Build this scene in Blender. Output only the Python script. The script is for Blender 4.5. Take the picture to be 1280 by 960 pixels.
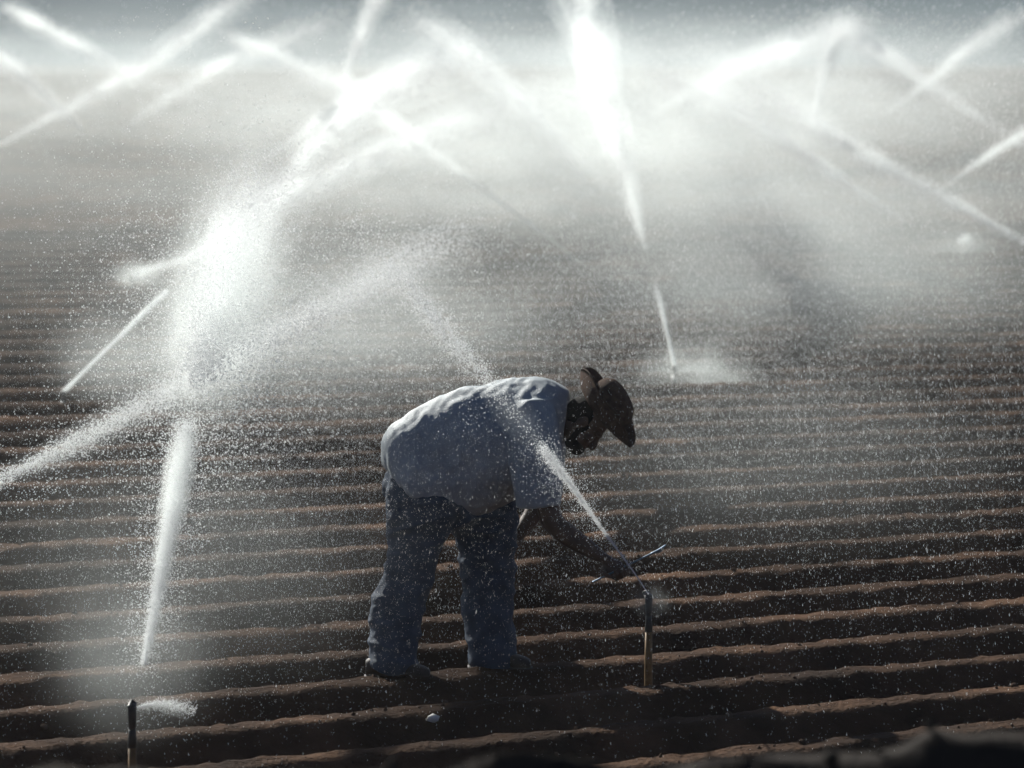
import bpy, bmesh, math, random
import numpy as np
from mathutils import Vector, Matrix, noise as mnoise

random.seed(7)
rng = np.random.default_rng(11)
scene = bpy.context.scene
for o in list(bpy.data.objects):
    bpy.data.objects.remove(o)
C = scene.collection
R = math.radians

# ------------------------------------------------------------------ camera, sky, sun, exposure
CAM_H, FPX, HORIZON = 3.44, 5627.0, -140.0          # camera height, focal length in photo pixels, row of the horizon
PITCH = math.atan((480 - HORIZON) / FPX)
cam_data = bpy.data.cameras.new('camera')
cam = bpy.data.objects.new('camera', cam_data)
C.objects.link(cam)
cam.location = (0, 0, CAM_H)
cam.rotation_euler = (math.pi / 2 - PITCH, 0, 0)
cam_data.sensor_width = 36.0
cam_data.lens = FPX / 1280 * 36.0
cam_data.clip_start, cam_data.clip_end = 0.1, 3000
cam_data.dof.use_dof = True
cam_data.dof.focus_distance = 19.6
cam_data.dof.aperture_fstop = 3.4
scene.camera = cam

SUN_EL, SUN_LEFT = 32.0, 33.0                        # sun behind the man, to the left
world = bpy.data.worlds.new('World')
scene.world = world
world.use_nodes = True
wn = world.node_tree
for n in list(wn.nodes):
    wn.nodes.remove(n)
sky = wn.nodes.new('ShaderNodeTexSky')
sky.sky_type = 'NISHITA'
sky.sun_disc = False
sky.air_density = 0.38
sky.dust_density = 0.3
sky.sun_elevation = R(SUN_EL)
sky.sun_rotation = R(-SUN_LEFT)
bg = wn.nodes.new('ShaderNodeBackground')
bg.inputs['Strength'].default_value = 0.05
wout = wn.nodes.new('ShaderNodeOutputWorld')
wn.links.new(sky.outputs[0], bg.inputs[0])
wn.links.new(bg.outputs[0], wout.inputs[0])

sd = bpy.data.lights.new('sun', 'SUN')
sd.energy = 5.0
sd.angle = R(0.55)
sd.color = (1.0, 0.985, 0.92)
sun = bpy.data.objects.new('sun', sd)
C.objects.link(sun)
sdir = Vector((-math.sin(R(SUN_LEFT)) * math.cos(R(SUN_EL)), math.cos(R(SUN_LEFT)) * math.cos(R(SUN_EL)), math.sin(R(SUN_EL))))
sun.rotation_euler = sdir.to_track_quat('Z', 'Y').to_euler()

scene.view_settings.view_transform = 'Standard'
scene.view_settings.look = 'None'
scene.view_settings.exposure = 0.88
scene.view_settings.gamma = 1.0
scene.view_settings.use_curve_mapping = False
scene.render.engine = 'CYCLES'
cy = scene.cycles
cy.max_bounces = 12
cy.diffuse_bounces = 7
cy.glossy_bounces = 2
cy.transmission_bounces = 5
cy.volume_bounces = 4
cy.transparent_max_bounces = 8
cy.caustics_reflective = False
cy.caustics_refractive = False
cy.use_denoising = True
cy.volume_step_rate = 2.4
cy.sample_clamp_indirect = 8.0

# ------------------------------------------------------------------ helpers
cp, sp = math.cos(PITCH), math.sin(PITCH)
def P(px, py, Y):
    """world point on the ray of a photo pixel at the world depth Y"""
    a, b = (px - 640) / FPX, (480 - py) / FPX
    dy, dz = cp + b * sp, -sp + b * cp
    t = Y / dy
    return np.array((a * t, Y, CAM_H + dz * t))

def link_mesh(name, verts, faces, mat=None, parent=None, smooth=False):
    me = bpy.data.meshes.new(name)
    verts = np.asarray(verts, dtype=np.float32)
    faces = np.asarray(faces, dtype=np.int32)
    nv, (nf, k) = len(verts), faces.shape
    me.vertices.add(nv)
    me.vertices.foreach_set('co', verts.ravel())
    me.loops.add(nf * k)
    me.loops.foreach_set('vertex_index', faces.ravel())
    me.polygons.add(nf)
    me.polygons.foreach_set('loop_start', np.arange(nf, dtype=np.int32) * k)
    me.update(calc_edges=True)
    if smooth:
        me.polygons.foreach_set('use_smooth', np.ones(nf, dtype=bool))
    me.validate()
    if mat:
        me.materials.append(mat)
    o = bpy.data.objects.new(name, me)
    C.objects.link(o)
    if parent:
        o.parent = parent
    return o

def link_bm(name, bm, mat=None, parent=None, smooth=True):
    me = bpy.data.meshes.new(name)
    bmesh.ops.recalc_face_normals(bm, faces=bm.faces)
    bm.to_mesh(me)
    bm.free()
    if smooth:
        me.polygons.foreach_set('use_smooth', np.ones(len(me.polygons), dtype=bool))
    if mat:
        me.materials.append(mat)
    o = bpy.data.objects.new(name, me)
    C.objects.link(o)
    if parent:
        o.parent = parent
    return o

def tag(o, label=None, cat=None, group=None, kind=None):
    for k, v in (('label', label), ('category', cat), ('group', group), ('kind', kind)):
        if v:
            o[k] = v
    return o

def empty(name, loc):
    o = bpy.data.objects.new(name, None)
    o.empty_display_size = 0.1
    C.objects.link(o)
    o.location = loc
    return o

def _hash(ix, iy, seed):
    h = (ix.astype(np.int64) * 374761393 + iy.astype(np.int64) * 668265263 + seed * 1442695041) & 0x7fffffff
    h = (h ^ (h >> 13)) * 1274126177 & 0x7fffffff
    return ((h ^ (h >> 16)) & 0xffff) / 65535.0
def vnoise(x, y, seed=0):
    ix, iy = np.floor(x), np.floor(y)
    fx, fy = x - ix, y - iy
    fx, fy = fx * fx * (3 - 2 * fx), fy * fy * (3 - 2 * fy)
    a, b = _hash(ix, iy, seed), _hash(ix + 1, iy, seed)
    c, d = _hash(ix, iy + 1, seed), _hash(ix + 1, iy + 1, seed)
    return (a + (b - a) * fx) * (1 - fy) + (c + (d - c) * fx) * fy - 0.5

def mat_new(name):
    m = bpy.data.materials.new(name)
    m.use_nodes = True
    nt = m.node_tree
    for n in list(nt.nodes):
        nt.nodes.remove(n)
    out = nt.nodes.new('ShaderNodeOutputMaterial')
    return m, nt, out

def mat_noise(name, c1, c2, scale=8, rough=0.8, bump=0.0, bscale=60, spec=0.3, detail=6, sheen=0.0, patch=0.0, glow=0.0):
    m, nt, out = mat_new(name)
    b = nt.nodes.new('ShaderNodeBsdfPrincipled')
    b.inputs['Roughness'].default_value = rough
    b.inputs['Specular IOR Level'].default_value = spec
    if sheen:
        b.inputs['Sheen Weight'].default_value = sheen
        b.inputs['Sheen Roughness'].default_value = 0.35
    tc = nt.nodes.new('ShaderNodeTexCoord')
    n = nt.nodes.new('ShaderNodeTexNoise')
    n.inputs['Scale'].default_value = scale
    n.inputs['Detail'].default_value = detail
    r = nt.nodes.new('ShaderNodeValToRGB')
    r.color_ramp.elements[0].position, r.color_ramp.elements[1].position = 0.32, 0.68
    r.color_ramp.elements[0].color = (*c1, 1)
    r.color_ramp.elements[1].color = (*c2, 1)
    L = nt.links.new
    L(tc.outputs['Object'], n.inputs['Vector'])
    L(n.outputs['Fac'], r.inputs['Fac'])
    col = r.outputs['Color']
    if patch:                                            # broad wet patches, darker and a little smoother
        n3 = nt.nodes.new('ShaderNodeTexNoise'); n3.inputs['Scale'].default_value = patch; n3.inputs['Detail'].default_value = 3
        L(tc.outputs['Object'], n3.inputs['Vector'])
        w = nt.nodes.new('ShaderNodeMapRange')
        w.inputs['From Min'].default_value = 0.42; w.inputs['From Max'].default_value = 0.62
        w.inputs['To Min'].default_value = 0.55; w.inputs['To Max'].default_value = 1.15
        L(n3.outputs['Fac'], w.inputs['Value'])
        mx = nt.nodes.new('ShaderNodeVectorMath'); mx.operation = 'SCALE'
        L(col, mx.inputs[0]); L(w.outputs['Result'], mx.inputs['Scale'])
        col = mx.outputs['Vector']
    L(col, b.inputs['Base Color'])
    if bump:
        n2 = nt.nodes.new('ShaderNodeTexNoise')
        n2.inputs['Scale'].default_value = bscale
        n2.inputs['Detail'].default_value = 4
        bp = nt.nodes.new('ShaderNodeBump')
        bp.inputs['Strength'].default_value = bump
        bp.inputs['Distance'].default_value = 0.02
        L(tc.outputs['Object'], n2.inputs['Vector'])
        L(n2.outputs['Fac'], bp.inputs['Height'])
        L(bp.outputs['Normal'], b.inputs['Normal'])
    if glow:                                             # thin weave that lets some sunlight through
        tl = nt.nodes.new('ShaderNodeBsdfTranslucent')
        L(col, tl.inputs['Color'])
        ms = nt.nodes.new('ShaderNodeMixShader'); ms.inputs[0].default_value = glow
        L(b.outputs[0], ms.inputs[1]); L(tl.outputs[0], ms.inputs[2])
        L(ms.outputs[0], out.inputs['Surface'])
    else:
        L(b.outputs[0], out.inputs['Surface'])
    return m

M = {}
M['soil'] = mat_noise('soil', (0.035, 0.0205, 0.0130), (0.084, 0.0465, 0.0270), 3.2, 0.9, 0.9, 45, 0.04, 10, patch=0.9)
M['clod'] = mat_noise('clod', (0.036, 0.023, 0.016), (0.074, 0.047, 0.032), 7, 0.9, 0.6, 80, 0.04)
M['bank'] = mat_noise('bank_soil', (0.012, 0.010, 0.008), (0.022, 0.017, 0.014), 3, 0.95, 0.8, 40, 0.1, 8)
M['far_ground'] = mat_noise('far_ground', (0.020, 0.026, 0.026), (0.036, 0.042, 0.040), 0.05, 0.95)
M['hill'] = mat_noise('hill_haze_blue', (0.026, 0.054, 0.070), (0.050, 0.086, 0.104), 0.25, 0.95)  # scrub tone with the blue of distant haze put into the colour
M['shirt'] = mat_noise('shirt_cotton', (0.23, 0.265, 0.285), (0.30, 0.34, 0.36), 9, 0.6, 0.25, 220, 0.4, sheen=0.12)
M['denim'] = mat_noise('denim', (0.013, 0.029, 0.055), (0.025, 0.050, 0.092), 14, 0.7, 0.4, 320, 0.4)
M['skin'] = mat_noise('tanned_skin', (0.045, 0.024, 0.015), (0.075, 0.040, 0.025), 20, 0.55, 0.1, 200, 0.35)
M['hat'] = mat_noise('straw_hat', (0.060, 0.036, 0.026), (0.100, 0.060, 0.042), 40, 0.8, 0.6, 260, 0.1, glow=0.2)
M['hat_band'] = mat_noise('hat_band', (0.018, 0.014, 0.012), (0.03, 0.024, 0.02), 30, 0.7)
M['hair'] = mat_noise('hair', (0.008, 0.007, 0.006), (0.016, 0.013, 0.011), 60, 0.8, 0.5, 300, 0.08)
M['leather'] = mat_noise('boot_leather', (0.030, 0.024, 0.020), (0.06, 0.045, 0.034), 16, 0.6)
M['pipe'] = mat_noise('riser_pipe', (0.13, 0.070, 0.020), (0.22, 0.125, 0.040), 30, 0.6)
M['brass'] = mat_noise('sprinkler_metal', (0.020, 0.022, 0.018), (0.045, 0.042, 0.032), 40, 0.45, spec=0.5)
M['stone'] = mat_noise('pale_stone', (0.55, 0.52, 0.46), (0.75, 0.72, 0.66), 40, 0.7)

def steel():
    m, nt, out = mat_new('tool_steel')
    b = nt.nodes.new('ShaderNodeBsdfPrincipled')
    b.inputs['Base Color'].default_value = (0.10, 0.14, 0.19, 1)
    b.inputs['Metallic'].default_value = 0.9
    b.inputs['Roughness'].default_value = 0.45
    nt.links.new(b.outputs[0], out.inputs['Surface'])
    return m
M['steel'] = steel()

def water_mat(name, trans):
    # sunlit drops: most of the light passes through and scatters on, some glances off
    m, nt, out = mat_new(name)
    t = nt.nodes.new('ShaderNodeBsdfTranslucent')
    t.inputs['Color'].default_value = (0.96, 0.97, 0.97, 1)
    d = nt.nodes.new('ShaderNodeBsdfDiffuse')
    d.inputs['Color'].default_value = (0.92, 0.93, 0.94, 1)
    mx = nt.nodes.new('ShaderNodeMixShader')
    mx.inputs[0].default_value = trans
    nt.links.new(d.outputs[0], mx.inputs[1])
    nt.links.new(t.outputs[0], mx.inputs[2])
    nt.links.new(mx.outputs[0], out.inputs['Surface'])
    return m
M['water'] = water_mat('water_drops', 0.84)

# ------------------------------------------------------------------ the field
ROW, U0 = 0.80, 18.885                                # row pitch along the view, one crest
def tilt(u):
    return np.clip(0.50 - 0.020 * (u - 19.0), 0.12, 0.56)
def bend(x):
    return 14.0 * np.tanh(x / 14.0)
def field_z(u, x):
    w = (u - U0) / ROW
    k = np.round(w)
    wob = 0.026 * (vnoise(x * 0.35, k * 3.1, 5)) + 0.010 * vnoise(x * 2.3, k * 5.7, 6)
    m = np.abs((w - k) * ROW + wob)
    topw = 0.074 + 0.022 * vnoise(x * 0.5, k * 1.7, 8)
    s = np.clip((m - topw) / 0.170, 0, 1)
    s = s * s * (3 - 2 * s) * 0.45 + s * 0.55
    z = -0.132 * s
    z += 0.010 * vnoise(k * 7.3, x * 0.30, 9)
    z += (0.005 * vnoise(x * 4, u * 5, 1) + 0.009 * vnoise(x * 13, u * 13, 2) + 0.012 * vnoise(x * 31, u * 31, 3)
          + 0.026 * np.clip(vnoise(x * 19, u * 19, 12) - 0.12, 0, 1) + 0.016 * np.clip(vnoise(x * 9, u * 9, 13) - 0.2, 0, 1))
    return z
def field_point(u, x):
    return np.array((x, u + tilt(u) * bend(x), field_z(u, x)))
def u_of(X, Y):
    u = Y
    for _ in range(30):
        u = Y - tilt(u) * bend(X)
    return u
def ground_at(X, Y):
    u = u_of(np.float64(X), np.float64(Y))
    return float(field_z(np.array([u]), np.array([X]))[0])

us = np.concatenate([np.arange(12, 16, 0.06), np.arange(16, 29, 0.025), np.arange(29, 46, 0.06), np.arange(46, 86, 0.16)])
xo = 4.5 + np.cumsum(np.linspace(0.10, 1.55, 31))
xs = np.concatenate([-xo[::-1], np.arange(-4.4, 4.41, 0.042), xo])
UU, XX = np.meshgrid(us, xs, indexing='ij')
V = np.stack([XX, UU + tilt(UU) * bend(XX), field_z(UU, XX)], -1).reshape(-1, 3)
nu, nx = UU.shape
ii = (np.arange(nu - 1)[:, None] * nx + np.arange(nx - 1)[None, :]).ravel()
F = np.stack([ii, ii + 1, ii + nx + 1, ii + nx], -1)
field = link_mesh('ploughed_field', V, F, M['soil'], smooth=True)
tag(field, kind='structure')

# flat land around the furrows, out to the hills
def flat_sheet(name, x0, x1, y0, y1, z, mat):
    o = link_mesh(name, [(x0, y0, z), (x1, y0, z), (x1, y1, z), (x0, y1, z)], [(0, 1, 2, 3)], mat)
    return tag(o, kind='structure')
flat_sheet('ground', -700, 700, -300, 900, -0.32, M['far_ground'])

# low scrub hill beyond the field, its colour tinted with distance haze
hx = np.linspace(-260, 260, 180)
hy = np.linspace(92, 240, 60)
HX, HY = np.meshgrid(hx, hy)
rise = np.clip((HY - 92) / 60, 0, 1)
HZ = -0.4 + 9.0 * rise ** 1.2 * (1 + 0.3 * vnoise(HX / 40, HY / 40, 21)) + 0.9 * rise ** 0.5 * vnoise(HX / 4, HY / 4, 22) + 0.6 * rise ** .5 * vnoise(HX / 1.7, HY / 1.7, 23)
HZ *= np.clip((240 - HY) / 60, 0, 1)
hn = len(hx)
ii = (np.arange(len(hy) - 1)[:, None] * hn + np.arange(hn - 1)[None, :]).ravel()
hill = link_mesh('hillside', np.stack([HX, HY, HZ - 0.35], -1).reshape(-1, 3), np.stack([ii, ii + 1, ii + hn + 1, ii + hn], -1), M['hill'], smooth=True)
tag(hill, kind='structure')

# the raised dirt bank the picture is taken from, with a loose windrow along its edge
bx = np.linspace(-14, 14, 420)
by = np.concatenate([np.linspace(-12, 7, 12), np.linspace(7.4, 10.6, 64), np.linspace(10.9, 15.0, 24)])
BX, BY = np.meshgrid(bx, by)
edge = 9.4 + 0.25 * vnoise(BX * 0.7, BX * 0, 31)
top = 1.325 + 0.055 * BX
wind = np.clip(1 - np.abs(BY - edge) / 0.20, 0, 1)
ridge_h = 0.29 + 0.045 * vnoise(BX * 2.2, BX * 0, 32) + 0.035 * vnoise(BX * 6.5, BX * 0, 36) + 0.02 * vnoise(BX * 16, BX * 0, 37)
BZ = top + ridge_h * wind + 0.05 * vnoise(BX * 9, BY * 9, 33) * wind + 0.02 * vnoise(BX * 20, BY * 20, 34)
fall = np.clip((BY - edge - 0.2) / 4.2, 0, 1)
BZ = BZ * (1 - fall) + fall * -0.5
hn = len(bx)
ii = (np.arange(len(by) - 1)[:, None] * hn + np.arange(hn - 1)[None, :]).ravel()
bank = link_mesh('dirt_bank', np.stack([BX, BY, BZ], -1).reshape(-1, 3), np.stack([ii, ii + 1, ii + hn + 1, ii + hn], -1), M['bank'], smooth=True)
tag(bank, kind='structure')

# ------------------------------------------------------------------ soil clods
bm = bmesh.new()
bmesh.ops.create_icosphere(bm, subdivisions=1, radius=1.0)
ICO_V = np.array([v.co[:] for v in bm.verts])
ICO_F = np.array([[v.index for v in f.verts] for f in bm.faces])
bm.free()
def rand_rot(n):
    q = rng.normal(size=(n, 4)); q /= np.linalg.norm(q, axis=1)[:, None]
    w, x, y, z = q.T
    return np.stack([np.stack([1-2*(y*y+z*z), 2*(x*y-z*w), 2*(x*z+y*w)], -1),
                     np.stack([2*(x*y+z*w), 1-2*(x*x+z*z), 2*(y*z-x*w)], -1),
                     np.stack([2*(x*z-y*w), 2*(y*z+x*w), 1-2*(x*x+y*y)], -1)], 1)
def scatter(base_v, base_f, pos, scl, rot):
    v = np.einsum('nij,nkj->nki', rot, base_v[None] * scl[:, None, :]) + pos[:, None, :]
    f = base_f[None] + (np.arange(len(pos)) * len(base_v))[:, None, None]
    return v.reshape(-1, 3), f.reshape(-1, base_f.shape[1])
n = 3600
cu = rng.uniform(15.5, 27, n); cx = rng.uniform(-4.5, 4.5, n)
cz = field_z(cu, cx)
csz = 0.004 + 0.012 * rng.random(n) ** 4.0
pos = np.stack([cx, cu + tilt(cu) * bend(cx), cz + csz * 0.25], -1)
jit = ICO_V * (1 + 0.0)
v, f = scatter(ICO_V, ICO_F, pos, csz[:, None] * rng.uniform(0.6, 1.3, (n, 3)), rand_rot(n))
v += rng.normal(size=v.shape) * 0.0012
tag(link_mesh('soil_clods', v, f, M['clod']), 'loose brown soil clods scattered over the furrow ridges', 'soil clods', kind='stuff')
# clods on the windrow of the near bank
n = 380
cx = rng.uniform(-3.2, 3.2, n)
e = 9.4 + 0.25 * vnoise(cx * 0.7, cx * 0, 31)
cyy = e + rng.normal(size=n) * 0.12
csz = 0.005 + 0.014 * rng.random(n) ** 2.5
rh = 0.29 + 0.045 * vnoise(cx * 2.2, cx * 0, 32) + 0.035 * vnoise(cx * 6.5, cx * 0, 36) + 0.02 * vnoise(cx * 16, cx * 0, 37)
cz = (1.325 + 0.055 * cx) + rh * np.clip(1 - np.abs(cyy - e) / 0.20, 0, 1)
v, f = scatter(ICO_V, ICO_F, np.stack([cx, cyy, cz], -1), csz[:, None] * rng.uniform(0.6, 1.3, (n, 3)), rand_rot(n))
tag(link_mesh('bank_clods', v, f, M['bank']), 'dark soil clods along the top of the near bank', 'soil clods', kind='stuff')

# two pale stones
def stone(px, py, r, label, Y):
    p = P(px, py, Y)
    z = ground_at(p[0], Y)
    vv = ICO_V.copy()
    rr = np.random.default_rng(int(px))
    vv = vv * (1 + 0.35 * (rr.random(len(vv))[:, None] - 0.5)) * np.array([1.25, 0.8, 0.75]) * r
    o = link_mesh('pale_stone', vv, ICO_F, M['stone'])
    o.location = (p[0], Y, z + r * 0.5)
    tag(o, label, 'stone', 'pale stones on the field')
def Y_on(px, py, z):
    lo, hi = 12.0, 90.0
    for _ in range(50):
        mid = (lo + hi) / 2
        if P(px, py, mid)[2] > z: lo = mid
        else: hi = mid
    return lo
stone(541, 898, 0.026, 'white stone lying on the ridge in front of the man', Y_on(541, 898, -0.02))
stone(838, 806, 0.014, 'tiny pale stone just right of the sprinkler the man works on', Y_on(838, 806, -0.04))

# ------------------------------------------------------------------ lofts for the man
YC = np.array((0.0, 1.0, 0.0))
def loft_pts(secs, nseg=22, sq=2.0):
    """secs: (centre, half vector in the picture plane, half depth vector)"""
    rings = []
    ang = np.linspace(0, 2 * np.pi, nseg, endpoint=False)
    c, s = np.cos(ang), np.sin(ang)
    e = 2.0 / sq
    c, s = np.sign(c) * np.abs(c) ** e, np.sign(s) * np.abs(s) ** e
    for cen, a, b in secs:
        rings.append(cen[None] + c[:, None] * a[None] + s[:, None] * b[None])
    v = np.concatenate(rings + [secs[0][0][None], secs[-1][0][None]])
    f = []
    m = len(secs)
    for i in range(m - 1):
        for j in range(nseg):
            k = (j + 1) % nseg
            f.append((i * nseg + j, i * nseg + k, (i + 1) * nseg + k, (i + 1) * nseg + j))
    q = len(v) - 2
    t = []
    for j in range(nseg):
        k = (j + 1) % nseg
        t.append((q, k, j)); t.append((q + 1, (m - 1) * nseg + j, (m - 1) * nseg + k))
    return v, f + t
def interp_secs(secs, sub=4):
    """Catmull-Rom through (centre, a, b) rows"""
    arr = np.array([np.concatenate(s) for s in secs])
    arr = np.concatenate([arr[:1] * 2 - arr[1:2], arr, arr[-1:] * 2 - arr[-2:-1]])
    out = []
    for i in range(1, len(arr) - 2):
        p0, p1, p2, p3 = arr[i - 1:i + 3]
        for t in np.linspace(0, 1, sub, endpoint=False):
            out.append(0.5 * (2 * p1 + (p2 - p0) * t + (2 * p0 - 5 * p1 + 4 * p2 - p3) * t * t + (3 * p1 - p0 - 3 * p2 + p3) * t ** 3))
    out.append(arr[-2])
    return [(r[:3], r[3:6], r[6:9]) for r in out]
def add_to(bm, v, f):
    vs = [bm.verts.new(p) for p in v]
    for q in f:
        try: bm.faces.new([vs[i] for i in q])
        except ValueError: pass
def sil(bm, rows, sub=4, nseg=26, sq=2.0):
    """loft through silhouette rows (xl, yl, xr, yr, depth Y, half depth)"""
    secs = []
    for xl, yl, xr, yr, Y, hd in rows:
        a, b = P(xl, yl, Y), P(xr, yr, Y)
        secs.append(((a + b) / 2, (b - a) / 2, YC * hd))
    add_to(bm, *loft_pts(interp_secs(secs, sub), nseg, sq))
def chain(bm, pts, rad, sub=4, nseg=14, flat=1.0, side=None):
    """round tapering limb through points, ends rounded"""
    pts = [np.asarray(p, float) for p in pts]
    secs = []
    for i, p in enumerate(pts):
        t = pts[min(i + 1, len(pts) - 1)] - pts[max(i - 1, 0)]
        t = t / np.linalg.norm(t)
        s0 = YC if side is None else side
        a = np.cross(t, s0)
        if np.linalg.norm(a) < 0.2: a = np.cross(t, np.array((1.0, 0, 0)))
        a /= np.linalg.norm(a)
        b = np.cross(a, t)
        secs.append((p, a * rad[i] * flat, b * rad[i]))
    S = interp_secs(secs, sub)
    def cap(s, d):
        out = []
        for k in (0.45, 0.8, 0.97):
            q = math.sqrt(1 - k * k)
            out.append((s[0] + d * k * np.linalg.norm(s[2]), s[1] * q, s[2] * q))
        return out
    d0 = S[0][0] - S[1][0]; d0 /= np.linalg.norm(d0)
    d1 = S[-1][0] - S[-2][0]; d1 /= np.linalg.norm(d1)
    add_to(bm, *loft_pts(cap(S[0], d0)[::-1] + S + cap(S[-1], d1), nseg))
def ball(bm, cen, ax, nseg=20):
    """ellipsoid from a centre and three half-axis vectors"""
    secs = []
    for k in np.linspace(-0.985, 0.985, 13):
        q = math.sqrt(1 - k * k)
        secs.append((np.asarray(cen) + np.asarray(ax[2]) * k, np.asarray(ax[0]) * q, np.asarray(ax[1]) * q))
    add_to(bm, *loft_pts(secs, nseg))
def fuse(name, bm, voxel, mat, parent, smooth_n=6, wrinkle=None):
    """one continuous surface out of overlapping pieces"""
    o = link_bm(name, bm, mat, None)
    md = o.modifiers.new('r', 'REMESH'); md.mode = 'VOXEL'; md.voxel_size = voxel
    ms = o.modifiers.new('s', 'SMOOTH'); ms.factor = 0.5; ms.iterations = smooth_n
    dg = bpy.context.evaluated_depsgraph_get()
    me = bpy.data.meshes.new_from_object(o.evaluated_get(dg))
    old = o.data
    o.modifiers.clear(); o.data = me; me.name = name
    bpy.data.meshes.remove(old)
    if wrinkle:
        nv = len(me.vertices)
        co = np.empty(nv * 3); no = np.empty(nv * 3)
        me.vertices.foreach_get('co', co); me.vertices.foreach_get('normal', no)
        co, no = co.reshape(-1, 3), no.reshape(-1, 3)
        co = co + no * wrinkle(co)[:, None]
        me.vertices.foreach_set('co', co.ravel())
        me.update()
    me.polygons.foreach_set('use_smooth', np.ones(len(me.polygons), dtype=bool))
    if not me.materials: me.materials.append(mat)
    if parent:
        o.parent = parent
        o.matrix_parent_inverse = Matrix.Translation(-Vector(parent.location))
    return o
def attach(o, parent):
    o.parent = parent
    o.matrix_parent_inverse = Matrix.Translation(-Vector(parent.location))
    return o

# ------------------------------------------------------------------ the man
YN, YF = 19.66, 19.90                                  # depth of his near (right) and far (left) side
NF, FF = 19.55, 19.76                                  # depth of the near and the far foot
near_foot = P(490, 850, NF); far_foot = P(614, 838, FF)
gzn = max(ground_at(near_foot[0] + k, NF) for k in (-.08, 0, .08)) - 0.012
gzf = max(ground_at(far_foot[0] + k, FF) for k in (-.08, 0, .08)) - 0.012
man = empty('person', (P(555, 845, 19.78)[0], 19.78, min(gzn, gzf)))
tag(man, 'man in pale t-shirt, jeans and brimmed hat bending over a sprinkler', 'person')

# head frame: up axis towards the hat crown, face axis forward and down
hc = P(731, 528, 19.74)
up = P(731 + 81, 528 - 58, 19.74) - hc; up /= np.linalg.norm(up)
fw = np.cross(up, YC); fw /= np.linalg.norm(fw)
if fw[2] > 0: fw = -fw
fw = fw * 0.985 + YC * -0.17; fw /= np.linalg.norm(fw)
sd_ = np.cross(up, fw); sd_ /= np.linalg.norm(sd_)

bm = bmesh.new()
# skull, jaw, brow, nose, lips, ears, neck
ball(bm, hc + up * 0.025 - fw * 0.010, (fw * 0.098, sd_ * 0.078, up * 0.105))
ball(bm, hc - up * 0.060 + fw * 0.030, (fw * 0.066, sd_ * 0.060, up * 0.062))
ball(bm, hc - up * 0.098 + fw * 0.062, (fw * 0.026, sd_ * 0.030, up * 0.022))
chain(bm, [hc + up * 0.012 + fw * 0.085, hc - up * 0.022 + fw * 0.104, hc - up * 0.036 + fw * 0.108], [0.011, 0.014, 0.017])
ball(bm, hc + up * 0.022 + fw * 0.080, (fw * 0.018, sd_ * 0.056, up * 0.012))
ball(bm, hc - up * 0.066 + fw * 0.088, (fw * 0.012, sd_ * 0.026, up * 0.010))
for s in (-1, 1):
    ball(bm, hc - up * 0.010 - fw * 0.005 + sd_ * s * 0.080, (fw * 0.020, sd_ * 0.012, up * 0.033))
    ball(bm, hc - up * 0.02 + fw * 0.068 + sd_ * s * 0.036, (fw * 0.022, sd_ * 0.026, up * 0.022))
chain(bm, [hc - up * 0.05 - fw * 0.02, P(708, 528, 19.76), P(680, 530, 19.78)], [0.070, 0.078, 0.090])
# trunk and shoulders under the shirt
sil(bm, [(492, 575, 560, 632, 19.78, .15), (520, 530, 590, 628, 19.78, .165), (575, 500, 630, 612, 19.78, .175), (640, 486, 672, 585, 19.78, .185), (685, 485, 694, 560, 19.78, .15), (704, 500, 702, 548, 19.77, .07)])
# right arm: shoulder, elbow, wrist; the hand grips the wrench
WR1, WR2 = P(742, 727, 19.42), P(833, 683, 19.56)      # ends of the wrench handle
grip = P(771, 710, 19.465)
wrist = P(748, 694, 19.50)
chain(bm, [P(668, 532, 19.64), P(674, 570, 19.60), P(682, 615, 19.57), P(690, 650, 19.55), P(703, 664, 19.545), P(726, 680, 19.52), wrist], [0.080, 0.066, 0.056, 0.050, 0.050, 0.043, 0.031])
# left arm, braced with the hand on the thigh above the knee
lw = P(648, 668, 20.02)
chain(bm, [P(672, 530, 19.94), P(680, 570, 20.0), P(678, 612, 20.06), P(668, 640, 20.06), lw], [0.078, 0.062, 0.050, 0.044, 0.031])
wd = (WR2 - WR1) / np.linalg.norm(WR2 - WR1)
def hand(bm, wrist, palm_c, fdir, knuckle, palm_n, curl, thumb_side, r=0.0092):
    """palm slab, four curled fingers rooted on the knuckle line, thumb from the side of the palm"""
    kd = knuckle / np.linalg.norm(knuckle)
    fd = fdir / np.linalg.norm(fdir)
    pn = palm_n / np.linalg.norm(palm_n)
    chain(bm, [wrist, wrist * 0.4 + (palm_c - fd * 0.03) * 0.6, palm_c - fd * 0.02], [0.029, 0.031, 0.034], flat=0.8)
    ball(bm, palm_c, (fd * 0.052, kd * 0.043, pn * 0.018))
    for i, ln in enumerate((0.95, 1.05, 1.0, 0.8)):
        b0 = palm_c + fd * 0.040 + kd * (-0.031 + 0.0207 * i)
        p, ang = b0, 0.0
        pts = [b0 - fd * 0.015, b0]
        for j, L in enumerate((0.040, 0.028, 0.022)):
            ang += curl[j]
            p = p + (fd * math.cos(ang) + pn * math.sin(ang)) * L * ln
            pts.append(p)
        chain(bm, pts, [r * 1.08, r * 1.05, r, r * 0.92, r * 0.8], sub=3, nseg=10)
    b0 = palm_c - fd * 0.022 + kd * thumb_side * 0.036
    t1 = b0 + kd * thumb_side * 0.026 + fd * 0.020 + pn * 0.018
    t2 = t1 + fd * 0.030 + pn * 0.014 + kd * thumb_side * 0.002
    t3 = t2 + fd * 0.022 + pn * 0.008 - kd * thumb_side * 0.008
    chain(bm, [b0 - kd * thumb_side * 0.01, b0, t1, t2, t3], [0.013, 0.014, 0.012, 0.0105, 0.009], sub=3, nseg=10)
toward = grip - wrist
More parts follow.
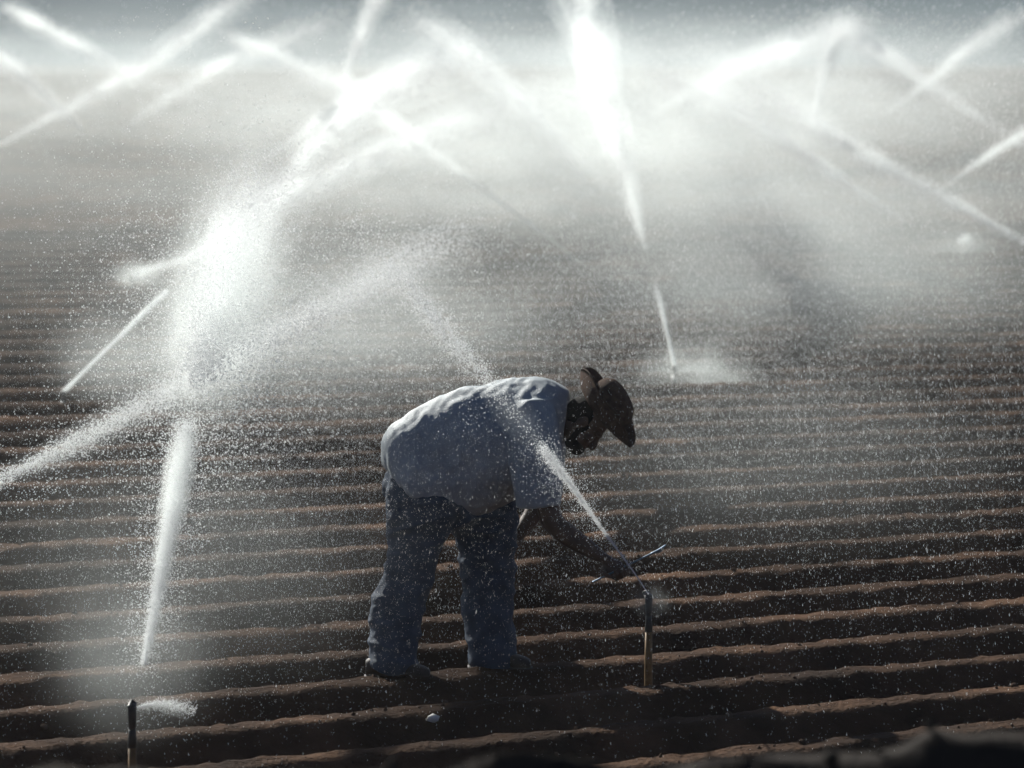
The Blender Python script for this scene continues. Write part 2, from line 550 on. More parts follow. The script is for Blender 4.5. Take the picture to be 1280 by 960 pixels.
toward = toward - wd * np.dot(toward, wd)
pn_r = np.cross(wd, toward); pn_r /= np.linalg.norm(pn_r)
if pn_r[1] > 0: pn_r = -pn_r                             # palm lies on the far side, fingers close towards the camera
hand(bm, wrist, grip - toward / np.linalg.norm(toward) * 0.016 - pn_r * 0.022, toward, wd, pn_r, (0.75, 1.15, 0.9), -1)
kn = P(640, 684, 20.02)
hand(bm, lw, kn + np.array((0.005, 0.0, 0.0)), np.array((-0.5, -0.55, -0.55)), np.array((0.45, -0.8, 0.35)), np.array((-0.75, 0.1, -0.5)), (0.25, 0.3, 0.25), 1)
# pelvis and legs inside the jeans, feet inside the boots
sil(bm, [(495, 570, 575, 622, 19.75, .13), (496, 612, 575, 636, 19.72, .10), (500, 652, 555, 660, 19.69, .075), (498, 690, 540, 692, 19.69, .062), (484, 722, 530, 724, 19.66, .058), (478, 755, 522, 756, 19.63, .060), (476, 800, 510, 802, 19.58, .045), (478, 834, 508, 836, NF, .040), (478, 846, 510, 848, NF, .038)])
sil(bm, [(560, 600, 632, 608, 19.84, .12), (574, 640, 634, 642, 19.86, .09), (580, 678, 634, 680, 19.88, .072), (586, 716, 634, 716, 19.89, .062), (588, 748, 634, 748, 19.86, .060), (592, 790, 630, 790, 19.80, .052), (596, 824, 628, 824, FF, .042), (596, 838, 630, 838, FF, .038)])
body = fuse('body', bm, 0.0062, M['skin'], man, 2)

# hair at the back of the head and a short dark beard
bm = bmesh.new()
ball(bm, hc + up * 0.018 - fw * 0.018, (fw * 0.098, sd_ * 0.081, up * 0.104))
ball(bm, hc - up * 0.045 - fw * 0.045, (fw * 0.050, sd_ * 0.066, up * 0.050))
hair = fuse('hair', bm, 0.006, M['hair'], man, 2)
bm = bmesh.new()
ball(bm, hc - up * 0.090 + fw * 0.052, (fw * 0.054, sd_ * 0.062, up * 0.042))
for s in (-1, 1):
    chain(bm, [hc - up * 0.03 + fw * 0.012 + sd_ * s * 0.066, hc - up * 0.072 + fw * 0.028 + sd_ * s * 0.054, hc - up * 0.092 + fw * 0.05 + sd_ * s * 0.034], [0.012, 0.018, 0.020])
fuse('beard', bm, 0.006, M['hair'], man, 2)

def folds(freq, amp, seed, stretch=(1, 1, 1)):
    def fn(co):
        off = Vector((seed * 3.1, seed * 1.7, seed * 0.9))
        return np.array([amp * mnoise.fractal(Vector((c[0] * freq * stretch[0], c[1] * freq * stretch[1], c[2] * freq * stretch[2])) + off, 0.6, 2.0, 3) for c in co])
    return fn
def ridged(freq, amp, seed, stretch):
    def fn(co):
        off = Vector((seed * 3.1, seed * 1.7, seed * 0.9))
        out = []
        for c in co:
            q = mnoise.noise(Vector((c[0] * freq * stretch[0], c[1] * freq * stretch[1], c[2] * freq * stretch[2])) + off)
            out.append(amp * (1 - 2 * abs(q)) ** 2)
        return np.array(out)
    return fn

# loose t-shirt
bm = bmesh.new()
sil(bm, [(482, 584, 550, 646, 19.78, .182), (478, 567, 556, 648, 19.78, .192), (482, 541, 572, 648, 19.78, .200), (506, 518, 594, 646, 19.78, .205), (546, 497, 624, 636, 19.78, .212), (592, 483, 650, 620, 19.78, .218), (636, 475, 672, 600, 19.78, .222), (672, 472, 690, 578, 19.78, .205), (697, 477, 702, 560, 19.78, .150), (711, 488, 709, 548, 19.77, .085)], sub=5, nseg=40)
sil(bm, [(634, 500, 696, 494, 19.68, .10), (632, 530, 701, 528, 19.61, .105), (633, 562, 702, 562, 19.575, .10), (639, 600, 703, 600, 19.56, .095), (645, 633, 701, 631, 19.555, .090)], sub=5)
sil(bm, [(640, 505, 696, 498, 19.90, .10), (642, 540, 704, 535, 19.97, .10), (648, 585, 706, 582, 20.02, .09), (650, 622, 702, 622, 20.05, .085)], sub=5)
fa, fb = folds(7, 0.011, 2, (1, 1, .6)), ridged(6.0, 0.007, 4, (1.0, .7, .45))
shirt = fuse('shirt', bm, 0.0078, M['shirt'], man, 5, lambda co: fa(co) + fb(co) - 0.003)

# jeans: hips and two legs in one piece
bm = bmesh.new()
sil(bm, [(494, 560, 565, 618, 19.78, .155), (485, 586, 590, 630, 19.76, .168), (479, 612, 600, 645, 19.77, .175), (490, 640, 590, 660, 19.78, .14)], sub=4, nseg=34)
sil(bm, [(484, 592, 585, 628, 19.72, .12), (480, 622, 582, 645, 19.70, .118), (482, 650, 565, 660, 19.69, .104), (486, 685, 550, 690, 19.69, .092), (477, 718, 541, 722, 19.66, .088), (465, 752, 532, 752, 19.63, .090), (461, 800, 523, 803, 19.58, .090), (461, 826, 520, 833, NF, .086), (465, 836, 518, 843, NF, .080)], sub=5, nseg=30)
sil(bm, [(556, 600, 643, 606, 19.84, .13), (562, 640, 645, 643, 19.86, .110), (569, 672, 646, 678, 19.88, .096), (576, 715, 645, 715, 19.89, .090), (577, 745, 643, 745, 19.87, .088), (576, 768, 642, 768, 19.84, .088), (582, 790, 643, 790, 19.81, .088), (584, 818, 645, 818, FF, .086), (587, 830, 643, 833, FF, .080)], sub=5, nseg=30)
ga, gb = folds(9, 0.009, 5, (1, 1, 1.3)), ridged(7.5, 0.012, 6, (.55, .6, 1.5))
jeans = fuse('jeans', bm, 0.0078, M['denim'], man, 4, lambda co: ga(co) + gb(co) - 0.003)

# boots
def boot(heel_px, toe_px, Y, gz):
    bm = bmesh.new()
    h, t = P(*heel_px, Y), P(*toe_px, Y - 0.03)
    h[2] = t[2] = gz
    d = t - h
    rows = [(0.0, .030, .034, .050), (0.1, .042, .040, .060), (0.3, .046, .044, .062), (0.5, .043, .040, .052), (0.72, .050, .034, .042), (0.9, .045, .028, .034), (1.0, .028, .020, .026)]
    secs = [(h + d * k + np.array((0, 0, zc)), np.array((0, 0, hz)), YC * w) for k, w, hz, zc in rows]
    add_to(bm, *loft_pts(interp_secs(secs, 4), 20, 2.4))
    sh = h + d * 0.24
    chain(bm, [sh + np.array((0, 0, .05)), sh + np.array((0.0, 0, .075)), sh + np.array((0.0, 0, .095))], [0.044, 0.040, 0.038])
    b = fuse('boot', bm, 0.007, M['leather'], man, 3)
    bm = bmesh.new()
    secs = [(h + d * k + np.array((0, 0, .006)), np.array((0, 0, .011)), YC * (w + .004)) for k, w in ((-.02, .028), (.1, .044), (.3, .046), (.5, .040), (.75, .052), (.92, .045), (1.02, .024))]
    add_to(bm, *loft_pts(interp_secs(secs, 3), 16, 5))
    s = link_bm('sole', bm, M['hat_band'], None)
    s.parent = b
    s.matrix_parent_inverse = Matrix.Translation(-Vector(man.location))
    s.matrix_parent_inverse = (b.matrix_parent_inverse).copy() if False else Matrix.Identity(4)
    return b
boot((457, 850), (538, 858), NF, gzn)
boot((586, 842), (664, 850), FF, gzf)

# hat: dented crown, brim curled up at the sides and dipped in front
hat_o = P(750, 516, 19.74)
hu = P(750 + 81, 516 - 60, 19.74) - hat_o; hu /= np.linalg.norm(hu)
hf = fw - hu * np.dot(fw, hu); hf /= np.linalg.norm(hf)
roll = R(5)
hs = np.cross(hu, hf)
if hs[1] > 0: hs = -hs
hu = hu * math.cos(roll) + hs * math.sin(roll); hu /= np.linalg.norm(hu)
hs = np.cross(hu, hf)
hat = empty('hat', tuple(hat_o))
attach(hat, man)
hat.matrix_parent_inverse = Matrix.Translation(-Vector(man.location))
na, rings = 64, []
def oval(th, a, b): return np.cos(th) * a, np.sin(th) * b
ths = np.linspace(0, 2 * np.pi, na, endpoint=False)
V, F = [], []
def brim_h(th, q):
    side = np.abs(np.sin(th)) ** 1.6
    front, back = np.clip(np.cos(th), 0, 1) ** 1.5, np.clip(-np.cos(th), 0, 1) ** 2
    return q ** 1.7 * (0.082 * side ** 0.7 + 0.018 * front + 0.055 * back) + 0.004 * np.sin(5 * th + 1) * q
for layer in (0, 1):
    for q in np.linspace(0, 1, 9):
        ax, ay = 0.112 + q * 0.092, 0.092 + q * 0.084
        x, y = oval(ths, ax, ay)
        z = brim_h(ths, q) - 0.006 * layer
        V.append(np.stack([x, y, z], -1))
ring = np.concatenate(V)
nr = 9
for L in (0, 1):
    for i in range(nr - 1):
        for j in range(na):
            a = (L * nr + i) * na; k = (j + 1) % na
            F.append((a + j, a + k, a + na + k, a + na + j))
for e in (0, nr - 1):
    for j in range(na):
        k = (j + 1) % na
        F.append((e * na + j, e * na + k, (nr + e) * na + k, (nr + e) * na + j))
B = np.stack([hf, hs, hu], 0)
brim = link_mesh('brim', ring @ B, F, M['hat'], hat, True)
V, F = [], []
prof = [(0.0, 1.0), (0.018, 1.0), (0.05, .985), (0.088, .965), (0.116, .91), (0.134, .78), (0.143, .58), (0.142, .36), (0.138, .12)]
for z, s in prof:
    x, y = oval(ths, 0.118 * s, 0.096 * s)
    pinch = 0.014 * np.exp(-((np.sin(ths) * s) / 0.33) ** 2) * np.clip((z - 0.09) / 0.03, 0, 1)
    slope = -0.010 * (x / 0.1) * np.clip(z / 0.12, 0, 1)
    dent = 1 - 0.10 * np.clip(np.cos(ths), 0, 1) * np.abs(np.sin(ths)) * np.clip(z / 0.1, 0, 1)
    V.append(np.stack([x, y * dent, z - pinch + slope], -1))
V.append(np.array([[0, 0, 0.124]]))
n_ = len(prof)
tri = []
for i in range(n_ - 1):
    for j in range(na):
        k = (j + 1) % na
        tri += [(i * na + j, i * na + k, (i + 1) * na + k), (i * na + j, (i + 1) * na + k, (i + 1) * na + j)]
for j in range(na):
    tri.append(((n_ - 1) * na + j, (n_ - 1) * na + (j + 1) % na, n_ * na))
link_mesh('crown', np.concatenate(V) @ B, tri, M['hat'], hat, True)
V, tri = [], []
for z, s in ((0.004, 1.025), (0.026, 1.022)):
    x, y = oval(ths, 0.1185 * s, 0.0965 * s)
    V.append(np.stack([x, y, np.full(na, z)], -1))
quad = [(j, (j + 1) % na, na + (j + 1) % na, na + j) for j in range(na)]
link_mesh('band', np.concatenate(V) @ B, quad, M['hat_band'], hat, True)

# wrench in his right hand
wr = empty('wrench', tuple(WR1))
tag(wr, 'long thin steel wrench held in the man\'s right hand', 'wrench')
bm = bmesh.new()
d = WR2 - WR1
chain(bm, [d * 0.0, d * 0.5, d * 0.80], [0.0075, 0.0070, 0.0075], nseg=10, flat=0.55)
attach_o = link_bm('handle', bm, M['steel'], wr)
bm = bmesh.new()
L = np.linalg.norm(d); dn = d / L
pv = np.cross(dn, YC); pv /= np.linalg.norm(pv)
chain(bm, [d * 0.80, d * 0.90, d * 0.99 + pv * 0.006], [0.0085, 0.010, 0.006], nseg=10, flat=0.6)
link_bm('jaw', bm, M['steel'], wr)
bm = bmesh.new()
chain(bm, [d * 0.84 - pv * 0.006, d * 0.90 - pv * 0.009, d * 0.95 - pv * 0.006], [0.004, 0.005, 0.003], nseg=10, flat=0.6)
link_bm('lower_jaw', bm, M['steel'], wr)

# ------------------------------------------------------------------ sprinklers
def ring_tube(bm, rows, nseg=14):
    secs = [(np.array((x, y, z)), np.array((r, 0, 0)), np.array((0, r, 0))) for x, y, z, r in rows]
    add_to(bm, *loft_pts(secs, nseg))
def make_sprinkler(h):
    root = empty('sprinkler', (0, 0, 0))
    bm = bmesh.new()
    ring_tube(bm, [(0, 0, -0.25, .021), (0, 0, 0.0, .020), (0.002, 0, h * 0.4, .0172), (0, 0, h - 0.15, .0155)])
    link_bm('riser', bm, M['pipe'], root)
    bm = bmesh.new()
    ring_tube(bm, [(0, 0, h - 0.155, .0168), (0, 0, h - 0.135, .0172), (0, 0, h - 0.10, .014), (0, 0, h - 0.085, .014)])
    link_bm('coupling', bm, M['brass'], root)
    bm = bmesh.new()
    ring_tube(bm, [(0, 0, h - 0.088, .012), (0, 0, h - 0.06, .015), (0, 0, h - 0.03, .0165), (0, 0, h - 0.006, .0165), (0, 0, h + 0.010, .015), (0, 0, h + 0.014, .008)])
    body_ = link_bm('head', bm, M['brass'], root)
    bm = bmesh.new()
    ring_tube(bm, [(0, 0, h + 0.012, .004), (0, 0, h + 0.030, .0035)], 8)
    link_bm('pivot_pin', bm, M['brass'], body_)
    bm = bmesh.new()
    chain(bm, [(0.0, 0, h - 0.02), (0.03, 0, h - 0.006), (0.055, 0, h + 0.006)], [.011, .009, .0065], nseg=10)
    link_bm('nozzle', bm, M['brass'], root)
    bm = bmesh.new()
    chain(bm, [(-0.036, 0.004, h + 0.008), (0.0, 0.004, h + 0.020), (0.036, 0.006, h + 0.020), (0.052, 0.004, h + 0.010)], [.007, .005, .004, .006], nseg=8)
    link_bm('hammer_arm', bm, M['brass'], root)
    return root
def copy_tree(o, parent=None):
    c = o.copy(); C.objects.link(c); c.parent = parent
    for ch in o.children: copy_tree(ch, c)
    return c
proto = None
_dr = []
def dark_riser(me):
    if not _dr:
        c = me.copy(); c.materials.clear(); c.materials.append(M['brass']); _dr.append(c)
    return _dr[0]
NOZZLE_H = 0.48
def sprinkler(px, py, label, aim, Y=None):
    """nozzle at the pixel; the riser stands on the soil under it"""
    global proto
    near = py > 700
    hgt = NOZZLE_H if near else NOZZLE_H * 0.36
    Y = Y or Y_on(px, py, hgt - 0.11)
    p = P(px, py, Y)
    g = ground_at(p[0], Y)
    if proto is None:
        s = proto = make_sprinkler(NOZZLE_H)
    else:
        s = copy_tree(proto)
    s.location = (p[0], Y, p[2] - hgt)
    s.scale = (1, 1, 1 if near else 0.36)
    s.rotation_euler = (0, 0, aim)
    if Y > 22:
        for ch in s.children:
            if ch.name.startswith('riser'):
                ch.data = dark_riser(ch.data)
    tag(s, label, 'sprinkler', 'irrigation sprinklers on risers in the field')
    return p
SPR = [
    (165, 884, 'sprinkler on a brown riser at the lower left edge, nearest of all', 1.45, None),
    (811, 746, 'sprinkler on a brown riser beside the man\'s hand and wrench', 1.9, 19.5),
    (843, 458, 'sprinkler behind the man\'s hat, its jet rising steeply to the top', 1.8, None),
    (79, 491, 'sprinkler at left throwing a short thin straight jet', 0.7, None),
    (164, 346, 'sprinkler left of the bright plume with a white burst at its nozzle', 0.4, None),
    (1209, 303, 'sprinkler at right with a small white burst at its nozzle', 2.6, None),
    (713, 318, 'sprinkler in the middle distance above the man, jet thrown up left', 2.5, None),
    (102, 162, 'far sprinkler at upper left, jet thrown to the left edge', 2.5, None),
    (1180, 236, 'far sprinkler at right, jet thrown towards the right edge', 0.5, None),
    (1014, 160, 'far sprinkler upper right with a short steep jet', 1.3, None),
]
for a in SPR:
    sprinkler(*a)

# ------------------------------------------------------------------ water
TET_V = np.array([(0.9428, 0, -0.3333), (-0.4714, 0.8165, -0.3333), (-0.4714, -0.8165, -0.3333), (0, 0, 1.0)])
TET_F = np.array([(0, 2, 1), (0, 1, 3), (1, 2, 3), (2, 0, 3)])
BIP_V = np.array([(1, 0, 0), (-0.5, 0.866, 0), (-0.5, -0.866, 0), (0, 0, 1), (0, 0, -1.0)])
BIP_F = np.array([(0, 1, 3), (1, 2, 3), (2, 0, 3), (1, 0, 4), (2, 1, 4), (0, 2, 4)])
def smooth_path(way, n):
    arr = np.array(way, float)
    arr = np.concatenate([arr[:1] * 2 - arr[1:2], arr, arr[-1:] * 2 - arr[-2:-1]])
    m = len(arr) - 3
    t = np.clip(n, 0, m - 1e-6)
    i = t.astype(int); f = (t - i)[:, None]
    p0, p1, p2, p3 = arr[i], arr[i + 1], arr[i + 2], arr[i + 3]
    return 0.5 * (2 * p1 + (p2 - p0) * f + (2 * p0 - 5 * p1 + 4 * p2 - p3) * f ** 2 + (3 * p1 - p0 - 3 * p2 + p3) * f ** 3)
def core_mat(d0, k, fd, Ln):
    # fine spray: thick near the nozzle, thinning out to nothing along its own length
    m, nt, out = mat_new('fine_spray')
    L = nt.links.new
    tc = nt.nodes.new('ShaderNodeTexCoord')
    sx = nt.nodes.new('ShaderNodeSeparateXYZ')
    L(tc.outputs['Object'], sx.inputs[0])
    fade = nt.nodes.new('ShaderNodeMapRange'); fade.interpolation_type = 'SMOOTHSTEP'
    fade.inputs['From Min'].default_value = fd[0]; fade.inputs['From Max'].default_value = fd[1]
    L(sx.outputs['X'], fade.inputs['Value'])
    ad = nt.nodes.new('ShaderNodeMath'); ad.operation = 'MULTIPLY_ADD'
    ad.inputs[1].default_value = k; ad.inputs[2].default_value = 1.0
    L(sx.outputs['X'], ad.inputs[0])
    dv = nt.nodes.new('ShaderNodeMath'); dv.operation = 'DIVIDE'
    dv.inputs[0].default_value = d0
    L(ad.outputs[0], dv.inputs[1])
    mu = nt.nodes.new('ShaderNodeMath'); mu.operation = 'MULTIPLY'
    fin = nt.nodes.new('ShaderNodeMapRange'); fin.interpolation_type = 'SMOOTHSTEP'
    fin.inputs['From Min'].default_value = -0.02; fin.inputs['From Max'].default_value = fd[2]
    L(sx.outputs['X'], fin.inputs['Value'])
    mf = nt.nodes.new('ShaderNodeMath'); mf.operation = 'MULTIPLY'
    L(fade.outputs['Result'], mf.inputs[0]); L(fin.outputs['Result'], mf.inputs[1])
    L(mf.outputs[0], mu.inputs[0]); L(dv.outputs[0], mu.inputs[1])
    mp = nt.nodes.new('ShaderNodeMapping'); mp.inputs['Scale'].default_value = (Ln * 0.9, Ln * 5, Ln * 5)
    L(tc.outputs['Object'], mp.inputs['Vector'])
    nz = nt.nodes.new('ShaderNodeTexNoise'); nz.inputs['Scale'].default_value = 1.0; nz.inputs['Detail'].default_value = 2
    L(mp.outputs[0], nz.inputs['Vector'])
    ns = nt.nodes.new('ShaderNodeMapRange')
    ns.inputs['From Min'].default_value = 0.38; ns.inputs['From Max'].default_value = 0.66
    ns.inputs['To Min'].default_value = 0.12; ns.inputs['To Max'].default_value = 2.0
    L(nz.outputs['Fac'], ns.inputs['Value'])
    mn = nt.nodes.new('ShaderNodeMath'); mn.operation = 'MULTIPLY'
    L(mu.outputs[0], mn.inputs[0]); L(ns.outputs['Result'], mn.inputs[1])
    mu = mn
    p = nt.nodes.new('ShaderNodeVolumePrincipled')
    p.inputs['Color'].default_value = (0.95, 0.985, 0.97, 1)
    p.inputs['Anisotropy'].default_value = 0.6
    L(mu.outputs[0], p.inputs['Density'])
    L(p.outputs[0], out.inputs['Volume'])
    return m
def core_spray(root, pts, m, base, tau, fd):
    end = pts[-1][:3] - base
    Ln = np.linalg.norm(end)
    ex = Vector(end / Ln)
    rot = ex.to_track_quat('X', 'Z').to_matrix()
    Rm = np.array(rot)
    ts = np.linspace(0, m, 40)
    Q = smooth_path(pts, ts)
    r = np.clip(Q[:, 3], 0.012, None)
    r0, r1 = r[3], r[30]
    for wide, part in ((2.0, 0.32), (1.15, 0.42), (0.6, 0.42)):
        bm = bmesh.new()
        loc = ((Q[:, :3] - base) @ Rm) / Ln
        chain(bm, list(loc), list(r * wide / Ln * (1 + 0.22 * vnoise(ts * 5, ts * 0 + Ln, 7))), sub=1, nseg=14)
        k = max(r1 / r0 - 1, 0.1)
        o = link_bm('fine_spray', bm, core_mat(tau * part / (2 * r0 * wide), k * 1.2, fd, Ln), root)
        o.rotation_euler = rot.to_euler()
        o.scale = (Ln, Ln, Ln)
        o['kind'] = 'stuff'
def jet(label, way, count, size, stream=None, halo=0.25, fall=0.5, core=0.30, drops=None, fade=(1.0, .35, .28)):
    """way: (px, py, Y, radius m, weight); drops along the arc, thinner cores first, a falling halo behind"""
    count = int(count * (drops or (0.24 if way[0][2] > 44 else 0.36 if way[0][2] > 30 else 0.9)))
    pts = np.array([np.concatenate([P(w[0], w[1], w[2]), (w[3], w[4])]) for w in way])
    if way[0][2] > 33: pts[:, 3] *= 0.6
    m = len(pts) - 1
    # sample the arc by weight and by length
    tt = np.linspace(0, m, 60 * m)
    S = smooth_path(pts, tt)
    seg = np.linalg.norm(np.gradient(S[:, :3], axis=0), axis=1)
    dens = np.clip(S[:, 4], 0, None) * seg
    cdf = np.cumsum(dens); cdf /= cdf[-1]
    t = np.interp(rng.random(count), cdf, tt)
    q = smooth_path(pts, t)
    pos, rad = q[:, :3].copy(), q[:, 3]
    e = smooth_path(pts, np.clip(t + 0.02, 0, m))[:, :3] - smooth_path(pts, np.clip(t - 0.02, 0, m))[:, :3]
    e /= np.linalg.norm(e, axis=1)[:, None] + 1e-9
    nrm = rng.normal(size=(count, 3))
    nrm -= e * np.sum(nrm * e, 1)[:, None]
    # clumps along the stream, like pulses
    pulse = 1 + 0.5 * vnoise(t * 9, t * 0 + way[0][0], 41) + 0.4 * vnoise(t * 27, t * 0 + way[0][0], 42)
    pos += nrm * (rad * 0.62 * pulse)[:, None]
    h = rng.random(count) < halo
    hn = h.sum()
    off = rng.normal(size=(hn, 3)) * (rad[h] * 2.4 + 0.02)[:, None]
    off[:, 2] -= np.abs(rng.normal(size=hn)) * (rad[h] * 3.5 * fall)
    pos[h] += off
    s = 0.74 * size * rng.uniform(0.5, 1.15, count) * np.clip(0.55 + rad / 0.12, 0.55, 1.15)
    okk = pos[:, 2] > 0.02
    pos, s = pos[okk], s[okk]
    v, f = scatter(TET_V, TET_F, pos, s[:, None] * np.array([[1, 1, 1.5]]), rand_rot(len(pos)))
    base = P(*way[0][:3])
    root = empty('water_jet', tuple(base))
    tag(root, label, 'water jet', 'water jets thrown by the sprinklers')
    d = link_mesh('droplets', v - base, f, M['water'], root)
    d['kind'] = 'stuff'
    if core:
        core_spray(root, pts, m, base, core, fade)
    if stream:
        k1, r0, r1 = stream
        bm = bmesh.new()
        ts = np.linspace(0, k1, 26)
        Q = smooth_path(pts, ts)[:, :3] - base
        rr = np.linspace(r0, r1, 26) * (1 + 0.3 * vnoise(ts * 14, ts * 0, 3))
        chain(bm, list(Q), list(rr), sub=1, nseg=8)
        link_bm('stream', bm, M['water'], root)
    return root

jet('solid bright white lower jet rising from the nearest sprinkler at lower left',
    [(179, 830, 17.4, .010, .8), (188, 785, 17.7, .016, 1.4), (205, 690, 18.3, .026, 1.5), (220, 610, 18.9, .034, 1.4), (234, 530, 19.5, .040, 1.0)],
    24000, .0048, None, 0.26, core=.6, fade=(1.1, .7, .08))
jet('broad blown out white plume above the solid lower left jet',
    [(243, 478, 19.8, .05, .7), (250, 455, 20.0, .075, 1.5), (262, 415, 20.5, .095, 1.9), (282, 340, 21.5, .13, 1.9), (305, 272, 22.6, .15, 1.0), (340, 215, 24.4, .2, .25)],
    36000, .0050, None, 0.46, core=.20, fade=(1.0, .25, .12))
jet('short low fan of spray leaving the nearest sprinkler to the right',
    [(172, 885, 17.05, .006, 1.4), (190, 881, 17.05, .012, 1.2), (215, 882, 17.05, .020, .9), (246, 888, 17.05, .026, .3)], 2600, .0036, None, 0.1, core=.5)
jet('short thin jet standing right behind the hat, cut off at its top',
    [(843, 456, 31.8, .008, 1.0), (836, 424, 32.0, .010, 1.0), (828, 390, 32.2, .016, 1.0), (819, 357, 32.4, .022, .9)],
    2600, .0060, None, 0.08, core=1.8, fade=(1.02, .55, .02))
jet('tall white plume above the hat leaving through the top edge',
    [(806, 308, 33.2, .03, .9), (799, 285, 33.4, .045, 1.3), (775, 190, 34.8, .11, 2.0), (752, 100, 36.8, .17, 2.2), (730, 20, 39.4, .24, 1.2), (700, -60, 42.6, .30, .4)],
    30000, .0070, None, 0.30, core=.36, drops=.12, fade=(1.0, .3, .0))
jet('jet from the sprinkler by the man\'s hand, crossing in front of his shirt',
    [(810, 742, 19.45, .003, .15), (790, 712, 19.25, .003, .25), (748, 655, 18.85, .006, 1.1), (715, 608, 18.5, .013, 1.8), (684, 568, 18.2, .019, 2.2), (672, 552, 18.1, .03, .3), (640, 512, 17.85, .038, .14), (606, 470, 17.66, .038, .8), (560, 420, 17.5, .042, 1.9), (514, 364, 17.3, .042, 1.7), (490, 335, 17.2, .08, .3), (435, 283, 16.9, .12, .35)],
    17000, .0040, (2.0, .0018, .0035), 0.2, core=.05)
jet('long slanting jet entering from the left edge and rising towards the middle',
    [(-160, 690, 20.2, .01, .6), (-60, 632, 20.6, .02, .9), (0, 600, 20.9, .032, 1.2), (100, 551, 21.5, .045, 1.2), (200, 497, 22.2, .06, 1.0), (300, 442, 23.0, .08, 1.0), (420, 380, 24.2, .10, 1.0), (535, 312, 25.8, .13, .7), (600, 280, 27, .2, .2)],
    22000, .0055, (1.0, .006, .010), 0.25, core=.10)
jet('thin straight jet at left, short and bright against dark rows',
    [(80, 489, 30.2, .008, 1), (120, 449, 30.5, .010, 1), (165, 406, 30.8, .014, 1), (208, 364, 31.1, .018, .8)], 3600, .0055, (3.0, .008, .013), 0.08, core=1.6, fade=(1.1, .7, .0))
jet('jet from the white burst at left, sweeping up right past the plume',
    [(166, 345, 39.2, .05, 2.0), (200, 333, 39.3, .06, .8), (245, 319, 39.5, .08, .7), (330, 262, 40.4, .13, .9), (440, 208, 41.7, .17, 1.0), (600, 147, 43.9, .22, .8), (720, 120, 45.9, .35, .3)], 20000, .0080, None, 0.25, core=.30, drops=.6, fade=(1.0, .45, .0))
jet('soft upper jet sweeping from the bright plume up right to the top centre',
    [(300, 285, 33.5, .10, .8), (365, 215, 35, .13, 1.0), (430, 150, 37, .16, 1.2), (520, 95, 39.5, .24, 1.2), (620, 60, 42, .35, .5)], 15000, .0085, None, 0.2)
jet('thin faint jet thrown up left from the sprinkler above the man',
    [(712, 317, 41.5, .014, .8), (640, 263, 42.3, .03, .9), (540, 190, 43.8, .08, 1.0), (430, 112, 46.0, .15, .9), (350, 65, 48.0, .25, .4)], 9500, .0085, None, 0.15, core=.42, drops=.14, fade=(1.0, .4, .05))
jet('steep bright far jet left of centre reaching the top edge',
    [(418, 150, 53, .06, .7), (430, 104, 53.6, .09, 1.0), (448, 50, 54.6, .13, 1.2), (470, 0, 56, .18, 1.1), (490, -45, 58, .25, .5)], 11000, .011, None, 0.12)
jet('jet descending from the top centre towards the tall plume',
    [(742, 242, 45.5, .03, .5), (700, 185, 46.2, .07, .9), (640, 118, 47.4, .14, 1.3), (575, 62, 49, .2, 1.1), (500, 15, 51.5, .3, .4)], 12000, .010, None, 0.18)
jet('soft jet slanting up left in the middle right mist',
    [(1130, 276, 41.6, .03, .4), (1050, 222, 42.4, .08, .9), (980, 175, 43.3, .12, 1.2), (900, 128, 44.8, .18, 1.3), (810, 90, 47, .28, .6)], 14000, .009, None, 0.25)
jet('long clear jet at the right edge slanting up left',
    [(1320, 325, 37.6, .03, .8), (1280, 303, 37.9, .05, 1.2), (1190, 252, 38.6, .075, 1.2), (1085, 195, 39.7, .11, 1.0), (990, 140, 41.2, .18, .8), (900, 95, 43, .28, .3)], 14000, .0085, None, 0.2)
jet('steep short far jet at upper right ending in a white peak',
    [(1015, 158, 57, .06, .6), (1026, 110, 57.6, .10, 1.2), (1040, 60, 58.6, .17, 1.2), (1052, 38, 59.3, .25, .8), (1080, 35, 61, .4, .3)], 12000, .0115, None, 0.2)
jet('fan of far spray falling away left of the upper right peak',
    [(1060, 40, 59, .18, 1.0), (960, 72, 57, .28, 1.0), (860, 105, 55, .36, 1.0), (780, 125, 54, .42, .5)], 12000, .0115, None, 0.3)
jet('far jet at upper right rising towards the right corner',
    [(1110, 140, 56, .05, .4), (1160, 102, 56.8, .09, 1.0), (1235, 42, 58.5, .16, 1.0), (1300, 10, 60.5, .25, .4)], 8000, .011, None, 0.15)
jet('far jet thrown to the right edge from the mid right sprinkler',
    [(1181, 234, 46.2, .03, .8), (1215, 208, 46.6, .05, 1.0), (1280, 166, 47.5, .09, 1.0), (1340, 135, 48.6, .13, .7)], 5000, .0095, None, 0.15)
jet('faint far jet falling right of the upper right peak',
    [(1060, 48, 54, .16, .6), (1110, 75, 53, .13, .8), (1165, 112, 52, .10, .7), (1280, 180, 50, .10, .3)], 5000, .0105, None, 0.25)
jet('far jet entering at the left edge and rising to the top left',
    [(-25, 195, 51, .04, .8), (60, 148, 51.8, .08, 1.2), (150, 100, 53, .13, 1.2), (230, 48, 54.6, .17, 1.1), (290, 2, 56.5, .22, .9), (340, -30, 58.5, .3, .3)], 13000, .0105, None, 0.15)
jet('far jet at upper left thrown from its sprinkler to the left edge',
    [(102, 161, 57.5, .05, 1.4), (60, 122, 58.2, .10, 1.2), (5, 75, 59.6, .16, 1.6), (-60, 40, 61.5, .2, .5)], 9000, .0115, None, 0.15)
jet('faint far jet crossing the upper left corner downwards to the right',
    [(0, 5, 64, .18, .8), (60, 38, 62, .15, .9), (150, 85, 60, .15, .8), (260, 130, 58, .16, .4)], 6000, .012, None, 0.15)
